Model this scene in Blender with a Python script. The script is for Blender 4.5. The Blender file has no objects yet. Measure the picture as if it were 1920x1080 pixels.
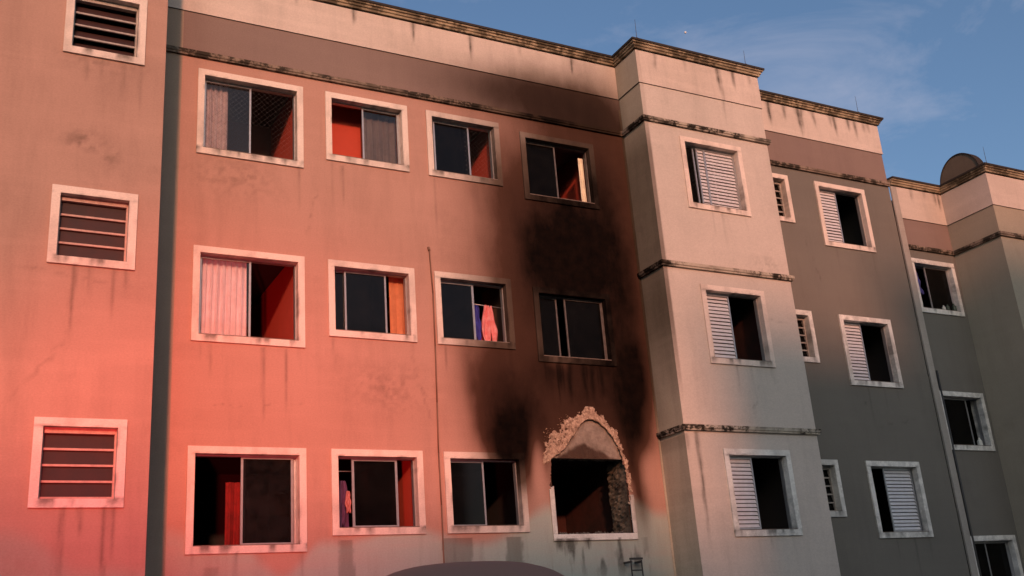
import bpy, math, random
import numpy as np
from mathutils import Vector, Matrix
random.seed(7)
RNG = np.random.default_rng(7)
C = bpy.context.scene.collection
SC = bpy.context.scene

# ------------------------------------------------------------------ camera, sky, sun, exposure
cam_d = bpy.data.cameras.new('camera'); cam = bpy.data.objects.new('camera', cam_d); C.objects.link(cam)
R_ = Vector((0.88430, -0.46111, -0.07337)).normalized()
F_ = Vector((0.45790, 0.82576, 0.32930)).normalized()
U_ = R_.cross(F_).normalized(); R_ = F_.cross(U_).normalized()
m = Matrix((R_, U_, -F_)).transposed().to_4x4()
m.translation = Vector((-0.98774, -13.84962, 1.6076))
cam.matrix_world = m
cam_d.sensor_width = 36; cam_d.lens = 36 * 1971.4 / 1920
cam_d.clip_start = 0.1; cam_d.clip_end = 6000
SC.camera = cam

SUN_EL, SUN_AZ = 15.0, 17.0          # sun behind the camera, a little to its left
SKY_STRENGTH = 0.10
world = bpy.data.worlds.new("World"); SC.world = world; world.use_nodes = True
wn, wl = world.node_tree.nodes, world.node_tree.links
bg = wn['Background']; bg.inputs[1].default_value = SKY_STRENGTH
sky = wn.new('ShaderNodeTexSky'); sky.sky_type = 'NISHITA'; sky.sun_disc = False
sky.sun_elevation = math.radians(SUN_EL); sky.sun_rotation = math.radians(180 + SUN_AZ)
sky.air_density = 1.0; sky.dust_density = 3.2; sky.ozone_density = 3.0
tc = wn.new('ShaderNodeTexCoord'); mp = wn.new('ShaderNodeMapping'); mp.inputs['Scale'].default_value = (1.6, 1.6, 4.2)
nz = wn.new('ShaderNodeTexNoise'); nz.inputs['Scale'].default_value = 2.3; nz.inputs['Detail'].default_value = 7; nz.inputs['Roughness'].default_value = .62
nz.inputs['Distortion'].default_value = .5
cr = wn.new('ShaderNodeValToRGB'); cr.color_ramp.elements[0].position = .49; cr.color_ramp.elements[1].position = .80
cr.color_ramp.elements[1].color = (.40, .40, .40, 1)
mx = wn.new('ShaderNodeMix'); mx.data_type = 'RGBA'
mx.inputs[7].default_value = (4.6, 4.3, 4.9, 1)
wl.new(tc.outputs['Generated'], mp.inputs[0]); wl.new(mp.outputs[0], nz.inputs[0]); wl.new(nz.outputs[0], cr.inputs[0])
wl.new(cr.outputs[0], mx.inputs[0]); wl.new(sky.outputs[0], mx.inputs[6]); wl.new(mx.outputs[2], bg.inputs[0])

def aim(o, d): o.rotation_euler = Vector(d).to_track_quat('-Z', 'Y').to_euler()
sd = bpy.data.lights.new('sun', 'SUN'); sd.energy = 1.95; sd.angle = math.radians(2.2); sd.color = (1, .38, .215)
sun = bpy.data.objects.new('sun', sd); C.objects.link(sun); sun.location = (-20, -60, 25)
ce, se = math.cos(math.radians(SUN_EL)), math.sin(math.radians(SUN_EL))
sa, ca = math.sin(math.radians(SUN_AZ)), math.cos(math.radians(SUN_AZ))
SUNV = Vector((-sa * ce, -ca * ce, se)); aim(sun, -SUNV)
SC.view_settings.view_transform = 'Standard'; SC.view_settings.look = 'None'
SC.view_settings.exposure = 0.6; SC.view_settings.gamma = 1; SC.view_settings.use_curve_mapping = False

# ------------------------------------------------------------------ helpers
def link(name, me, parent=None):
    o = bpy.data.objects.new(name, me); C.objects.link(o)
    if parent is not None: o.parent = parent
    return o
def tag(o, label=None, cat=None, group=None, kind=None):
    if label: o['label'] = label
    if cat: o['category'] = cat
    if group: o['group'] = group
    if kind: o['kind'] = kind
    return o
def empty(name, loc=(0, 0, 0), rz=0):
    o = bpy.data.objects.new(name, None); C.objects.link(o); o.location = loc; o.rotation_euler = (0, 0, rz)
    o.empty_display_size = .3; return o

class MB:
    """collects shapes into one mesh"""
    def __init__(s): s.v = []; s.f = []
    def quad(s, *p):
        n = len(s.v); s.v += [tuple(q) for q in p]; s.f.append(tuple(range(n, n + len(p))))
    def box(s, x0, x1, y0, y1, z0, z1):
        n = len(s.v)
        s.v += [(x0,y0,z0),(x1,y0,z0),(x1,y1,z0),(x0,y1,z0),(x0,y0,z1),(x1,y0,z1),(x1,y1,z1),(x0,y1,z1)]
        s.f += [tuple(n+i for i in q) for q in ((0,3,2,1),(4,5,6,7),(0,1,5,4),(1,2,6,5),(2,3,7,6),(3,0,4,7))]
    def tube(s, a, b, r, r2=None, k=8):
        a, b = Vector(a), Vector(b); r2 = r if r2 is None else r2
        d = (b - a).normalized(); u = d.orthogonal().normalized(); w = d.cross(u); n = len(s.v)
        for p, q in ((a, r), (b, r2)):
            for i in range(k):
                t = 2 * math.pi * i / k; s.v.append(tuple(p + u * math.cos(t) * q + w * math.sin(t) * q))
        for i in range(k): s.f.append((n+i, n+(i+1)%k, n+k+(i+1)%k, n+k+i))
        s.f.append(tuple(n+i for i in range(k))[::-1]); s.f.append(tuple(n+k+i for i in range(k)))
    def chunk(s, c, r, rnd):
        n = len(s.v)
        P = [(1,0,0),(-1,0,0),(0,1,0),(0,-1,0),(0,0,1),(0,0,-1)]
        for p in P: s.v.append(tuple(c[i] + p[i] * r * rnd.uniform(.55, 1.3) + rnd.uniform(-.3,.3) * r for i in range(3)))
        for f in ((0,2,4),(2,1,4),(1,3,4),(3,0,4),(2,0,5),(1,2,5),(3,1,5),(0,3,5)): s.f.append(tuple(n+i for i in f))
    def mesh(s, name, mat, smooth=False):
        me = bpy.data.meshes.new(name); me.from_pydata(s.v, [], s.f); me.materials.append(mat)
        if smooth: me.polygons.foreach_set('use_smooth', [True] * len(me.polygons))
        me.update(); return me
    def build(s, name, mat, parent=None, smooth=False, bevel=0):
        o = link(name, s.mesh(name, mat, smooth), parent)
        if bevel:
            b = o.modifiers.new('b', 'BEVEL'); b.width = bevel; b.segments = 2; b.limit_method = 'ANGLE'
        return o

# ---- value noise on arrays (used for stain masks)
def vnoise(x, y, seed=0):
    xi = np.floor(x).astype(np.int64); yi = np.floor(y).astype(np.int64); fx = x - xi; fy = y - yi
    fx = fx*fx*(3-2*fx); fy = fy*fy*(3-2*fy)
    def h(a, b):
        n = (a * 374761393 + b * 668265263 + seed * 1442695041) & 0xffffffff
        n = ((n ^ (n >> 13)) * 1274126177) & 0xffffffff
        return ((n ^ (n >> 16)) & 0xffff) / 65535.0
    return (h(xi,yi)*(1-fx)+h(xi+1,yi)*fx)*(1-fy)+(h(xi,yi+1)*(1-fx)+h(xi+1,yi+1)*fx)*fy
def fbm(x, y, seed=0, o=4):
    t = 0; a = .5; s = 0
    for i in range(o): t = t + a * vnoise(x * 2**i, y * 2**i, seed + i); s += a; a *= .5
    return t / s

# soot on the facade: x, z, radius x, radius z, strength (metres on the wall)
SOOT = [(8.1,7.3,1.25,2.0,.22),(7.85,7.90,.75,.55,.70),(6.50,4.60,.34,.35,.6),(8.78,5.6,.28,.5,.4),(7.75,9.0,1.2,.9,.30),(8.75,5.6,.35,.6,.4),(7.85,7.95,.85,.80,.93),(7.95,7.55,.95,.60,.80),(7.85,6.75,1.0,1.25,.72),(7.75,8.6,.95,.85,.45),(7.9,9.3,1.35,1.3,.45),(7.1,7.2,.6,1.2,.45),
        (6.50,4.62,.40,.50,.94),(6.42,4.95,.48,.80,.75),(6.28,5.55,.60,1.1,.62),(6.75,5.0,.45,.9,.45),
        (8.78,5.75,.42,1.0,.86),(8.80,5.10,.38,.75,.72),(8.85,6.80,.5,1.3,.60),(8.85,4.70,.22,.55,.5),(7.9,5.65,1.1,.95,.55),(7.25,5.78,.32,.40,.50),(7.9,4.95,1.1,.95,.45),(7.0,4.85,.35,.6,.45),
        (8.4,8.3,1.1,2.6,.52),(8.9,9.0,.7,2.2,.40),(7.2,10.80,1.9,.55,.50),(8.4,10.6,1.3,.65,.32),(6.65,8.9,.8,1.2,.25),(6.4,7.4,.8,1.1,.25),(6.0,9.8,.8,.6,.12),
        (8.66,4.10,.14,.65,.85),(7.02,4.40,.10,.45,.80)]
def soot_mask(x, z):
    wx = x + (fbm(x*1.4, z*.8, 3)-.5)*.34 + (fbm(x*6, z*1.6, 9)-.5)*.10
    wz = z + (fbm(x*1.4+9, z*1.1, 5)-.5)*.34
    k = np.ones_like(x)
    for (cx, cz, rx, rz, s) in SOOT:
        r2 = ((wx-cx)/rx)**2 + ((wz-cz)/rz)**2
        k = k * (1 - s*np.exp(-(r2**1.05)))
    s = 1-k
    # clean patches where hose water ran and between the lower windows
    for (cx, cz, rx, rz, q) in ((6.93,4.15,.15,.60,.75),(9.0,4.15,.30,.5,.75),(7.45,6.0,.22,.15,.3)):
        s = s*(1-q*np.exp(-(((x-cx)/rx)**2+((z-cz)/rz)**2)**1.5))
    return np.clip(s, 0, 1)
# vertical run marks: x, top z, length, width, strength
STREAKS = []
def drip(x, z, l, w, s): STREAKS.append((x, z, l, w, s))
for x, l, s in ((2.6,.3,.4),(4.16,.33,.85),(5.18,.45,.8),(6.24,.55,.9),(8.26,.40,.8),(3.2,.2,.3),(7.2,.25,.3)): drip(x, 11.70, l, .030, s); drip(x+.01, 11.70, l*.5, .06, s*.5)
for x, l, s in ((9.62,.40,.5),(11.05,.55,.9),(11.1,1.25,.40),(11.42,.45,.75),(10.3,.3,.3),(11.8,.3,.4)): drip(x, 11.70, l, .040, s)
for x, l, s in ((12.55,.50,.8),(12.85,.60,.95),(13.25,.40,.7),(13.65,.70,.95),(13.72,.60,.7),(14.05,.45,.7),(14.5,.35,.5),(14.62,.55,.8),(15.0,.35,.9),(15.2,.50,.7),(15.6,.3,.4),(15.45,.3,.4)):
    drip(x, 11.72, l, .050, s); drip(x, 11.72, l*.4, .09, s*.6)
for x, l, s in ((16.5,.35,.5),(17.2,.35,.8),(17.32,.45,.9),(16.9,.2,.4)): drip(x, 10.32, l, .045, s)

def smooth(a, b, t):
    t = np.clip((t-a)/(b-a), 0, 1); return t*t*(3-2*t)
def streak_mask(x, z):
    m = np.zeros_like(x)
    for (cx, zt, l, w, s) in STREAKS:
        sel = (np.abs(x-cx) < w*3+.06) & (z < zt+.01) & (z > zt-l*1.15)
        if not sel.any(): continue
        xs, zs = x[sel], z[sel]; t = (zt-zs)/l
        wob = (vnoise(zs*4+cx*7, zs*0, 11)-.5)*w*.9
        prof = np.exp(-((xs-cx-wob)/(w*(1-.45*t)+1e-4))**2) * (1-smooth(.45,1.1,t)) * (.7+.6*vnoise(xs*0+cx*3, zs*9, 13))
        m[sel] = np.maximum(m[sel], s*np.clip(prof, 0, 1))
    return m
WET = [(3.72,3.95,3.24,2.2,.60),(5.27,5.72,3.24,2.2,.70),(6.26,6.55,3.24,2.5,.75),(1.95,2.15,2.95,2.2,.35),(5.85,5.92,3.2,2.9,.2)]
def wet_mask(x, z):
    m = np.zeros_like(x); xw = x + (fbm(x*3, z*5, 21)-.5)*.10
    for (a, b, zt, zb, s) in WET:
        m = np.maximum(m, s*smooth(a-.01,a+.02,xw)*(1-smooth(b-.02,b+.01,xw))*(z<zt)*smooth(zb-.1,zb+.05,z))
    return m

CRACKS = [(1.9,5.0,3.4,5.1,.35,0),(3.5,8.4,3.3,7.5,.35,0),(4.9,6.0,5.2,4.9,.3,0),(-.6,6.2,.9,6.05,.35,-1.474),(.2,5.6,-.5,4.6,.3,-1.474),(10.3,6.9,11.8,6.75,.3,-.672),(10.9,5.6,10.6,4.9,.3,-.672),(13.2,8.9,13.6,7.4,.35,0),(15.3,5.3,14.2,5.1,.3,0)]
def put_masks(me, kind='wall', org=None):
    n = len(me.vertices); co = np.empty(n*3); me.vertices.foreach_get('co', co); co = co.reshape(-1,3)
    x, y, z = co[:,0], co[:,1], co[:,2]
    xs = x - np.minimum(y, 0)*0.0
    s = soot_mask(xs, z)
    s = np.where((y < -.3) & (x > 9.25), s*.0, s)                         # bay front stays clean
    s = np.where((y < -.03) & (x > 9.15) & (x < 9.3), np.maximum(s*np.clip(1+y*2.2, 0, 1)*.5, .42*smooth(5.8,7.4,z)*(1-.7*smooth(9.6,10.6,z))+.25*smooth(5.0,6.0,z)*(1-smooth(6.3,7.5,z))), s)
    if kind == 'trim': s = 1-(1-s)**1.2
    k = streak_mask(x, z)
    w = wet_mask(x, z) if kind == 'wall' else np.zeros(n)
    for (cx, cz, rx, rz, st, yy0) in ((.10,7.88,.22,.14,.5,-1.47),(.42,7.72,.10,.14,.4,-1.47),(.25,9.0,.5,.12,.3,-1.47),(15.05,7.15,.05,.03,.9,0),(13.9,7.2,.06,.05,.5,0),(14.02,5.55,.025,.02,1.,0),(2.3,8.4,.5,.3,.3,0),(4.6,5.4,.6,.3,.28,0),(11.5,7.8,.3,.2,.25,-.67)):
        sel = (np.abs(x-cx) < rx*2.5) & (np.abs(z-cz) < rz*2.5) & (np.abs(y-yy0) < .05)
        if sel.any():
            q = np.exp(-((x[sel]-cx)/rx)**2-((z[sel]-cz)/rz)**2)*np.clip((fbm(x[sel]*16, z[sel]*16, 33)-.40)*4, 0, 1)
            k[sel] = np.maximum(k[sel], st*q)
    # hairline cracks wandering across the render
    for (x0_, z0_, x1_, z1_, st, yy0) in CRACKS:
        sel = (np.abs(y-yy0) < .05) & (x > min(x0_,x1_)-.1) & (x < max(x0_,x1_)+.1) & (z > min(z0_,z1_)-.1) & (z < max(z0_,z1_)+.1)
        if not sel.any(): continue
        xs_, zs_ = x[sel], z[sel]; L2 = (x1_-x0_)**2+(z1_-z0_)**2; t = np.clip(((xs_-x0_)*(x1_-x0_)+(zs_-z0_)*(z1_-z0_))/L2, 0, 1)
        px = x0_+t*(x1_-x0_)+(vnoise(t*14, t*0+x0_, 35)-.5)*.09; pz = z0_+t*(z1_-z0_)+(vnoise(t*14, t*0+z0_, 36)-.5)*.09
        k[sel] = np.maximum(k[sel], st*np.exp(-((xs_-px)**2+(zs_-pz)**2)/.016**2)*np.sin(np.pi*t)**.5)
    # scorched sill of the burnt window
    if True:
        sel = (x > 7.0) & (x < 8.75) & (z < 3.2) & (z > 2.3) & (y > -.2)
        k[sel] = np.maximum(k[sel], np.clip((fbm(x[sel]*9, z[sel]*2.2, 31)-.47)*5.0, 0, 1)*smooth(2.45, 2.95, z[sel])*.75)
    for nm, a in (('soot', s), ('streak', k), ('wet', w)):
        at = me.attributes.new(nm, 'FLOAT', 'POINT'); at.data.foreach_set('value', a.astype(np.float32))

def lines(a, b, cuts, step, fine=None):
    c = sorted(set([a, b] + [q for q in cuts if a < q < b] + ([fine[0], fine[1]] if fine else [])))
    c = [q for q in c if a <= q <= b]; out = [c[0]]
    for p, q in zip(c, c[1:]):
        st = fine[2] if fine and p >= fine[0]-1e-6 and q <= fine[1]+1e-6 else step
        n = max(1, math.ceil((q-p)/st)); out += [p+(q-p)*i/n for i in range(1, n+1)]
    return np.array(out)
def panel(name, mat, parent, u0, u1, z0, z1, Y=0., X=None, holes=(), step=.035, cut=None, fx=None, fz=None, kind='wall', flip=False):
    """gridded wall sheet with real openings. X given: the sheet lies in the plane x = X and u runs along y"""
    us = lines(u0, u1, [h[0] for h in holes]+[h[1] for h in holes], step, fx)
    zs = lines(z0, z1, [h[2] for h in holes]+[h[3] for h in holes], step, fz)
    nu, nzz = len(us), len(zs)
    gu, gz = np.meshgrid(us, zs); v = np.zeros((nu*nzz, 3)); v[:,2] = gz.ravel()
    if X is None: v[:,0] = gu.ravel(); v[:,1] = Y
    else: v[:,0] = X; v[:,1] = gu.ravel()
    cu = (us[:-1]+us[1:])/2; cz = (zs[:-1]+zs[1:])/2
    keep = np.ones((nzz-1, nu-1), bool)
    for h in holes: keep[np.ix_((cz>h[2])&(cz<h[3]), (cu>h[0])&(cu<h[1]))] = False
    if cut is not None:
        gx, gy = np.meshgrid(cu, cz); keep &= ~cut(gx, gy)
    j, i = np.nonzero(keep); a = j*nu+i
    q = np.stack([a, a+1, a+nu+1, a+nu], 1)
    if (X is not None) ^ flip: q = q[:, ::-1]
    me = bpy.data.meshes.new(name); me.vertices.add(len(v)); me.vertices.foreach_set('co', v.ravel())
    me.loops.add(q.size); me.loops.foreach_set('vertex_index', q.ravel().astype(np.int32))
    me.polygons.add(len(q)); me.polygons.foreach_set('loop_start', np.arange(0, q.size, 4, dtype=np.int32))
    me.update(calc_edges=True); me.materials.append(mat); put_masks(me, kind)
    return link(name, me, parent)

# ------------------------------------------------------------------ materials
def newmat(name, col=(.5,.5,.5), rough=.6, metal=0.):
    mt = bpy.data.materials.new(name); mt.use_nodes = True; b = mt.node_tree.nodes['Principled BSDF']
    b.inputs['Base Color'].default_value = (*col, 1); b.inputs['Roughness'].default_value = rough; b.inputs['Metallic'].default_value = metal
    return mt
def noise(nt, vec, scale, detail=4, rough=.55, stretch=None):
    n = nt.nodes.new('ShaderNodeTexNoise'); n.inputs['Scale'].default_value = scale; n.inputs['Detail'].default_value = detail; n.inputs['Roughness'].default_value = rough
    if stretch:
        mpp = nt.nodes.new('ShaderNodeMapping'); mpp.inputs['Scale'].default_value = stretch; nt.links.new(vec, mpp.inputs[0]); vec = mpp.outputs[0]
    nt.links.new(vec, n.inputs['Vector']); return n.outputs[0]
def ramp(nt, src, p0, p1, c0=(0,0,0,1), c1=(1,1,1,1)):
    r = nt.nodes.new('ShaderNodeValToRGB'); r.color_ramp.elements[0].position = p0; r.color_ramp.elements[1].position = p1
    r.color_ramp.elements[0].color = c0; r.color_ramp.elements[1].color = c1; nt.links.new(src, r.inputs[0]); return r.outputs[0]
def mixc(nt, fac, a, b, mode='MIX'):
    mm = nt.nodes.new('ShaderNodeMix'); mm.data_type = 'RGBA'; mm.blend_type = mode
    for s, i in ((fac, 0), (a, 6), (b, 7)):
        if isinstance(s, (int, float)): mm.inputs[i].default_value = s
        elif isinstance(s, tuple): mm.inputs[i].default_value = (*s, 1) if len(s) == 3 else s
        else: nt.links.new(s, mm.inputs[i])
    return mm.outputs[2]
def mth(nt, op, a, b=0.):
    mm = nt.nodes.new('ShaderNodeMath'); mm.operation = op; mm.use_clamp = True
    for i, s in enumerate((a, b)):
        if isinstance(s, (int, float)): mm.inputs[i].default_value = s
        else: nt.links.new(s, mm.inputs[i])
    return mm.outputs[0]
def plaster(name, col, col2=None, dirt=.25, mottled=0., bump=.25, reflection_band=None, grime=(.030,.026,.020)):
    mt = newmat(name, col, .9); nt = mt.node_tree; b = nt.nodes['Principled BSDF']
    b.inputs['Specular IOR Level'].default_value = .06
    g = nt.nodes.new('ShaderNodeNewGeometry').outputs['Position']
    col2 = col2 or tuple(c*.84 for c in col)
    c = mixc(nt, ramp(nt, noise(nt, g, .55, 5), .32, .68), col, col2)
    if reflection_band:                                            # wavy reflection tint painted into the lower wall colour
        col3, zc, bx0, bx1 = reflection_band
        sp = nt.nodes.new('ShaderNodeSeparateXYZ'); nt.links.new(g, sp.inputs[0])
        wv = noise(nt, g, .55, 2, .5, (1,1,.2))
        zz = nt.nodes.new('ShaderNodeMath'); zz.operation = 'MULTIPLY_ADD'; nt.links.new(wv, zz.inputs[0]); zz.inputs[1].default_value = 2.4; nt.links.new(sp.outputs[2], zz.inputs[2])
        mr = nt.nodes.new('ShaderNodeMapRange'); mr.interpolation_type = 'SMOOTHSTEP'; nt.links.new(zz.outputs[0], mr.inputs[0])
        mr.inputs[1].default_value = zc+1.2-.10; mr.inputs[2].default_value = zc+1.2+.16; mr.inputs[3].default_value = 1; mr.inputs[4].default_value = 0
        mr2 = nt.nodes.new('ShaderNodeMapRange'); mr2.interpolation_type = 'SMOOTHSTEP'; nt.links.new(sp.outputs[0], mr2.inputs[0])
        mr2.inputs[1].default_value = bx0; mr2.inputs[2].default_value = bx1; mr2.inputs[3].default_value = .45; mr2.inputs[4].default_value = 1.0
        c = mixc(nt, mth(nt, 'MULTIPLY', mr.outputs[0], mr2.outputs[0]), c, col3)
    # vertical weather marks, blotches, trowel grain
    d1 = ramp(nt, noise(nt, g, 3.2, 6, .66, (1,1,.14)), .50, .74)
    d3 = ramp(nt, noise(nt, g, 2.2, 5, .6, (.25,.25,2.2)), .48, .74)
    d2 = ramp(nt, noise(nt, g, 1.5, 7, .68), .55, .75)
    c = mixc(nt, mth(nt, 'MULTIPLY', d1, dirt*.8), c, tuple(q*.52 for q in col))
    c = mixc(nt, mth(nt, 'MULTIPLY', d2, dirt), c, tuple(q*.62 for q in col))
    c = mixc(nt, mth(nt, 'MULTIPLY', d3, dirt*.55), c, tuple(min(1,q*1.22) for q in col))
    gr = noise(nt, g, 38, 4, .7, (1,1,1.6))
    c = mixc(nt, .55, c, mixc(nt, 1., c, ramp(nt, gr, .3, .7, (.80,.80,.80,1), (1.14,1.14,1.14,1)), 'MULTIPLY'))
    if mottled:
        mm_ = ramp(nt, noise(nt, g, 5.0, 6, .74), .43, .53)
        m2_ = ramp(nt, noise(nt, g, 1.1, 3, .5), .36, .50)
        c = mixc(nt, mth(nt, 'MULTIPLY', mth(nt, 'MULTIPLY', mm_, m2_), mottled), c, grime)
    def att(n):
        a = nt.nodes.new('ShaderNodeAttribute'); a.attribute_name = n; return a.outputs['Fac']
    wet = mth(nt, 'MULTIPLY', att('wet'), 1.)
    c = mixc(nt, wet, c, mixc(nt, 1., c, (.42,.41,.40), 'MULTIPLY'))
    fine = ramp(nt, noise(nt, g, 16, 5, .7), .25, .6)
    st = mth(nt, 'MULTIPLY', att('streak'), mth(nt, 'ADD', mth(nt, 'MULTIPLY', fine, .5), .62))
    c = mixc(nt, st, c, grime)
    so = mth(nt, 'MULTIPLY', att('soot'), ramp(nt, noise(nt, g, 2.6, 7, .70, (1,1,.45)), .25, .62, (.93,.93,.93,1), (1.05,1.05,1.05,1)))
    brown = mixc(nt, 1., c, (.200,.165,.140), 'MULTIPLY')
    c = mixc(nt, ramp(nt, so, .02, .62), c, brown)
    sfine = mth(nt, 'MULTIPLY', ramp(nt, noise(nt, g, 6, 6, .65), .2, .62, (.90,.90,.90,1)), mth(nt, 'MULTIPLY', mth(nt, 'POWER', so, 2.7), 1.12))
    c = mixc(nt, sfine, c, (.0030,.0016,.0010))
    nt.links.new(c, b.inputs['Base Color'])
    bm = nt.nodes.new('ShaderNodeBump'); bm.inputs['Strength'].default_value = bump; bm.inputs['Distance'].default_value = .012
    h = mixc(nt, .35, noise(nt, g, 45, 5, .7), noise(nt, g, 4, 4, .6, (1,1,2.2)))
    nt.links.new(h, bm.inputs['Height']); nt.links.new(bm.outputs[0], b.inputs['Normal'])
    return mt
def painted(name, col, rough=.55, metal=0., var=.25, scale=12, dark=None):
    mt = newmat(name, col, rough, metal); nt = mt.node_tree; b = nt.nodes['Principled BSDF']
    g = nt.nodes.new('ShaderNodeNewGeometry').outputs['Position']
    c = mixc(nt, mth(nt, 'MULTIPLY', ramp(nt, noise(nt, g, scale, 5, .65), .4, .7), var), col, dark or tuple(q*.4 for q in col))
    nt.links.new(c, b.inputs['Base Color']); return mt

SALMON = (.47,.280,.222); BEIGE = (.40,.365,.295)
M = {}
M['salmon'] = plaster('salmon_render', SALMON, (.42,.245,.19), dirt=.38, reflection_band=((.40,.435,.38), 3.42, .9, 3.6))
M['block'] = plaster('salmon_render_left', (.45,.285,.225), (.37,.235,.185), dirt=.42, reflection_band=((.36,.31,.25), 3.02, -4., 1.0))
M['painted_shade'] = plaster('shade_painted_render', (.36,.28,.215), dirt=.3)  # shadow of the left block, painted into the wall colour
M['bay'] = plaster('beige_render', (.57,.505,.445), (.505,.455,.40), dirt=.32)
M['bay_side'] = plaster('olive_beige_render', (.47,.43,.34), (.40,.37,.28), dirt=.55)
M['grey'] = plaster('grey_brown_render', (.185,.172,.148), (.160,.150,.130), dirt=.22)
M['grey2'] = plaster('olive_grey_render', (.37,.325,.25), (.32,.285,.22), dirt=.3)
M['band'] = plaster('mauve_brown_render', (.24,.18,.155), (.215,.16,.14), dirt=.25)
M['cream'] = plaster('cream_render', (.61,.525,.46), (.50,.43,.37), dirt=.5)
M['creamb'] = plaster('cream_cornice', (.42,.34,.23), (.33,.27,.18), dirt=.7, mottled=.8, grime=(.035,.028,.018))
M['cap'] = plaster('dark_roof_flashing', (.050,.045,.040), dirt=.5)
M['course'] = plaster('stained_moulding', (.30,.235,.18), (.22,.17,.13), dirt=.6, mottled=.95)
M['course_bay'] = plaster('mottled_moulding', (.47,.42,.34), (.40,.35,.28), dirt=.6, mottled=1.0)
M['trim'] = plaster('pale_window_surround', (.76,.66,.58), (.70,.60,.52), dirt=.30, bump=.15)
M['trim2'] = plaster('pale_grey_window_surround', (.82,.80,.74), (.74,.72,.66), dirt=.35, mottled=.25, bump=.15)
M['crest'] = plaster('dull_olive_crest', (.15,.125,.095), dirt=.5)
M['joint'] = plaster('pale_joint_strip', (.38,.35,.31), dirt=.4)
M['alu'] = painted('dull_aluminium', (.42,.42,.42), .38, .6, .3)
M['slat'] = painted('white_slat', (.62,.61,.62), .45, 0, .25, 9, (.30,.29,.28))
M['sill'] = painted('stained_sill', (.20,.15,.12), .8, 0, .7, 14, (.04,.03,.025))
M['steel'] = painted('dark_steel', (.06,.058,.055), .6, .4)
M['conduit'] = painted('brown_conduit', (.20,.105,.065), .7, 0, .5, 3)
M['char'] = painted('charred_masonry', (.035,.026,.020), .95, 0, .8, 7, (.004,.003,.003))
M['char_red'] = painted('scorched_red_wall', (.050,.012,.008), .95, 0, .85, 3.2, (.006,.005,.004))
M['rubble'] = painted('broken_plaster', (.44,.29,.18), .95, 0, .6, 22, (.12,.08,.05))
M['concrete'] = None
def room_mat(name, col, dark=None): return painted(name, col, .9, 0, .35, 1.4, dark or tuple(q*.55 for q in col))
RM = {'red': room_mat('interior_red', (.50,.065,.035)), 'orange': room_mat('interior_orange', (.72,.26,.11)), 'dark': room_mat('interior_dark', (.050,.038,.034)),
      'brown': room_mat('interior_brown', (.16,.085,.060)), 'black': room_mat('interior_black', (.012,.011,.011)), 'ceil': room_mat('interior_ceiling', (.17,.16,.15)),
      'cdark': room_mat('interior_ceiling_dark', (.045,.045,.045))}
def cloth(name, col, col2): return painted(name, col, .95, 0, .6, 9, col2)

# tinted glass: reflects by Fresnel, lets part of the light through
def glass(name, tint, rough=.03, dirt=.26, refl=(.55,.52,.50)):
    mt = bpy.data.materials.new(name); mt.use_nodes = True; nt = mt.node_tree; nt.nodes.clear()
    o = nt.nodes.new('ShaderNodeOutputMaterial'); t = nt.nodes.new('ShaderNodeBsdfTransparent'); t.inputs[0].default_value = (*tint, 1)
    gl = nt.nodes.new('ShaderNodeBsdfGlossy'); gl.inputs['Roughness'].default_value = rough; gl.inputs[0].default_value = (*refl, 1)
    fr = nt.nodes.new('ShaderNodeFresnel'); fr.inputs[0].default_value = 1.45
    di = nt.nodes.new('ShaderNodeBsdfDiffuse'); di.inputs[0].default_value = (.06,.055,.05,1)
    gm = nt.nodes.new('ShaderNodeNewGeometry').outputs['Position']
    dd = ramp(nt, noise(nt, gm, 5, 5, .7), .35, .75, (.04,.04,.04,1), (dirt,dirt,dirt,1))
    m0 = nt.nodes.new('ShaderNodeMixShader'); nt.links.new(dd, m0.inputs[0]); nt.links.new(t.outputs[0], m0.inputs[1]); nt.links.new(di.outputs[0], m0.inputs[2])
    m1 = nt.nodes.new('ShaderNodeMixShader'); nt.links.new(fr.outputs[0], m1.inputs[0]); nt.links.new(m0.outputs[0], m1.inputs[1]); nt.links.new(gl.outputs[0], m1.inputs[2])
    nt.links.new(m1.outputs[0], o.inputs[0]); return mt
M['glass'] = glass('tinted_glass', (.42,.42,.44)); M['glass_clear'] = glass('clear_glass', (.93,.93,.94), dirt=.08); M['glass_soot'] = glass('sooty_glass', (.10,.09,.085), .12, .12, (.12,.10,.09)); M['glass_dark'] = glass('smoked_glass', (.16,.16,.17), .06, .12, (.42,.40,.40))

# ------------------------------------------------------------------ geometry constants
FH = 2.8
LE = 1.014; YL = -1.474; XJ = 9.22; YT = -.672; XT = 12.0; XE = 15.857; YS = .0; XQ = 17.42; YQ = -1.17
TOPZ = 11.68; ZB = 10.26; ZC = 11.02
TW = .095
def opening(x0, x1, zt, zb, fl, tw=TW): return (x0+tw, x1-tw, zb+fl*FH+tw, zt+fl*FH-tw)
# columns: outer edges of the surrounds: x0, x1, z top, z bottom (bottom storey seen)
C1 = (1.719, 3.290, 4.475, 3.10); C2 = (3.645, 5.005, 4.475, 3.303); C3 = (5.340, 6.663, 4.470, 3.303); C4 = (7.064, 8.527, 4.385, 3.136)
T1 = (9.932, 11.312, 4.480, 3.098); S1 = (12.27, 13.03, 4.478, 3.474); R1 = (13.723, 15.085, 4.472, 3.092); Z1 = (16.02, 17.311, 3.092, 1.923); L1 = (-.212, .754, 4.45, 3.465)

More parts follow.
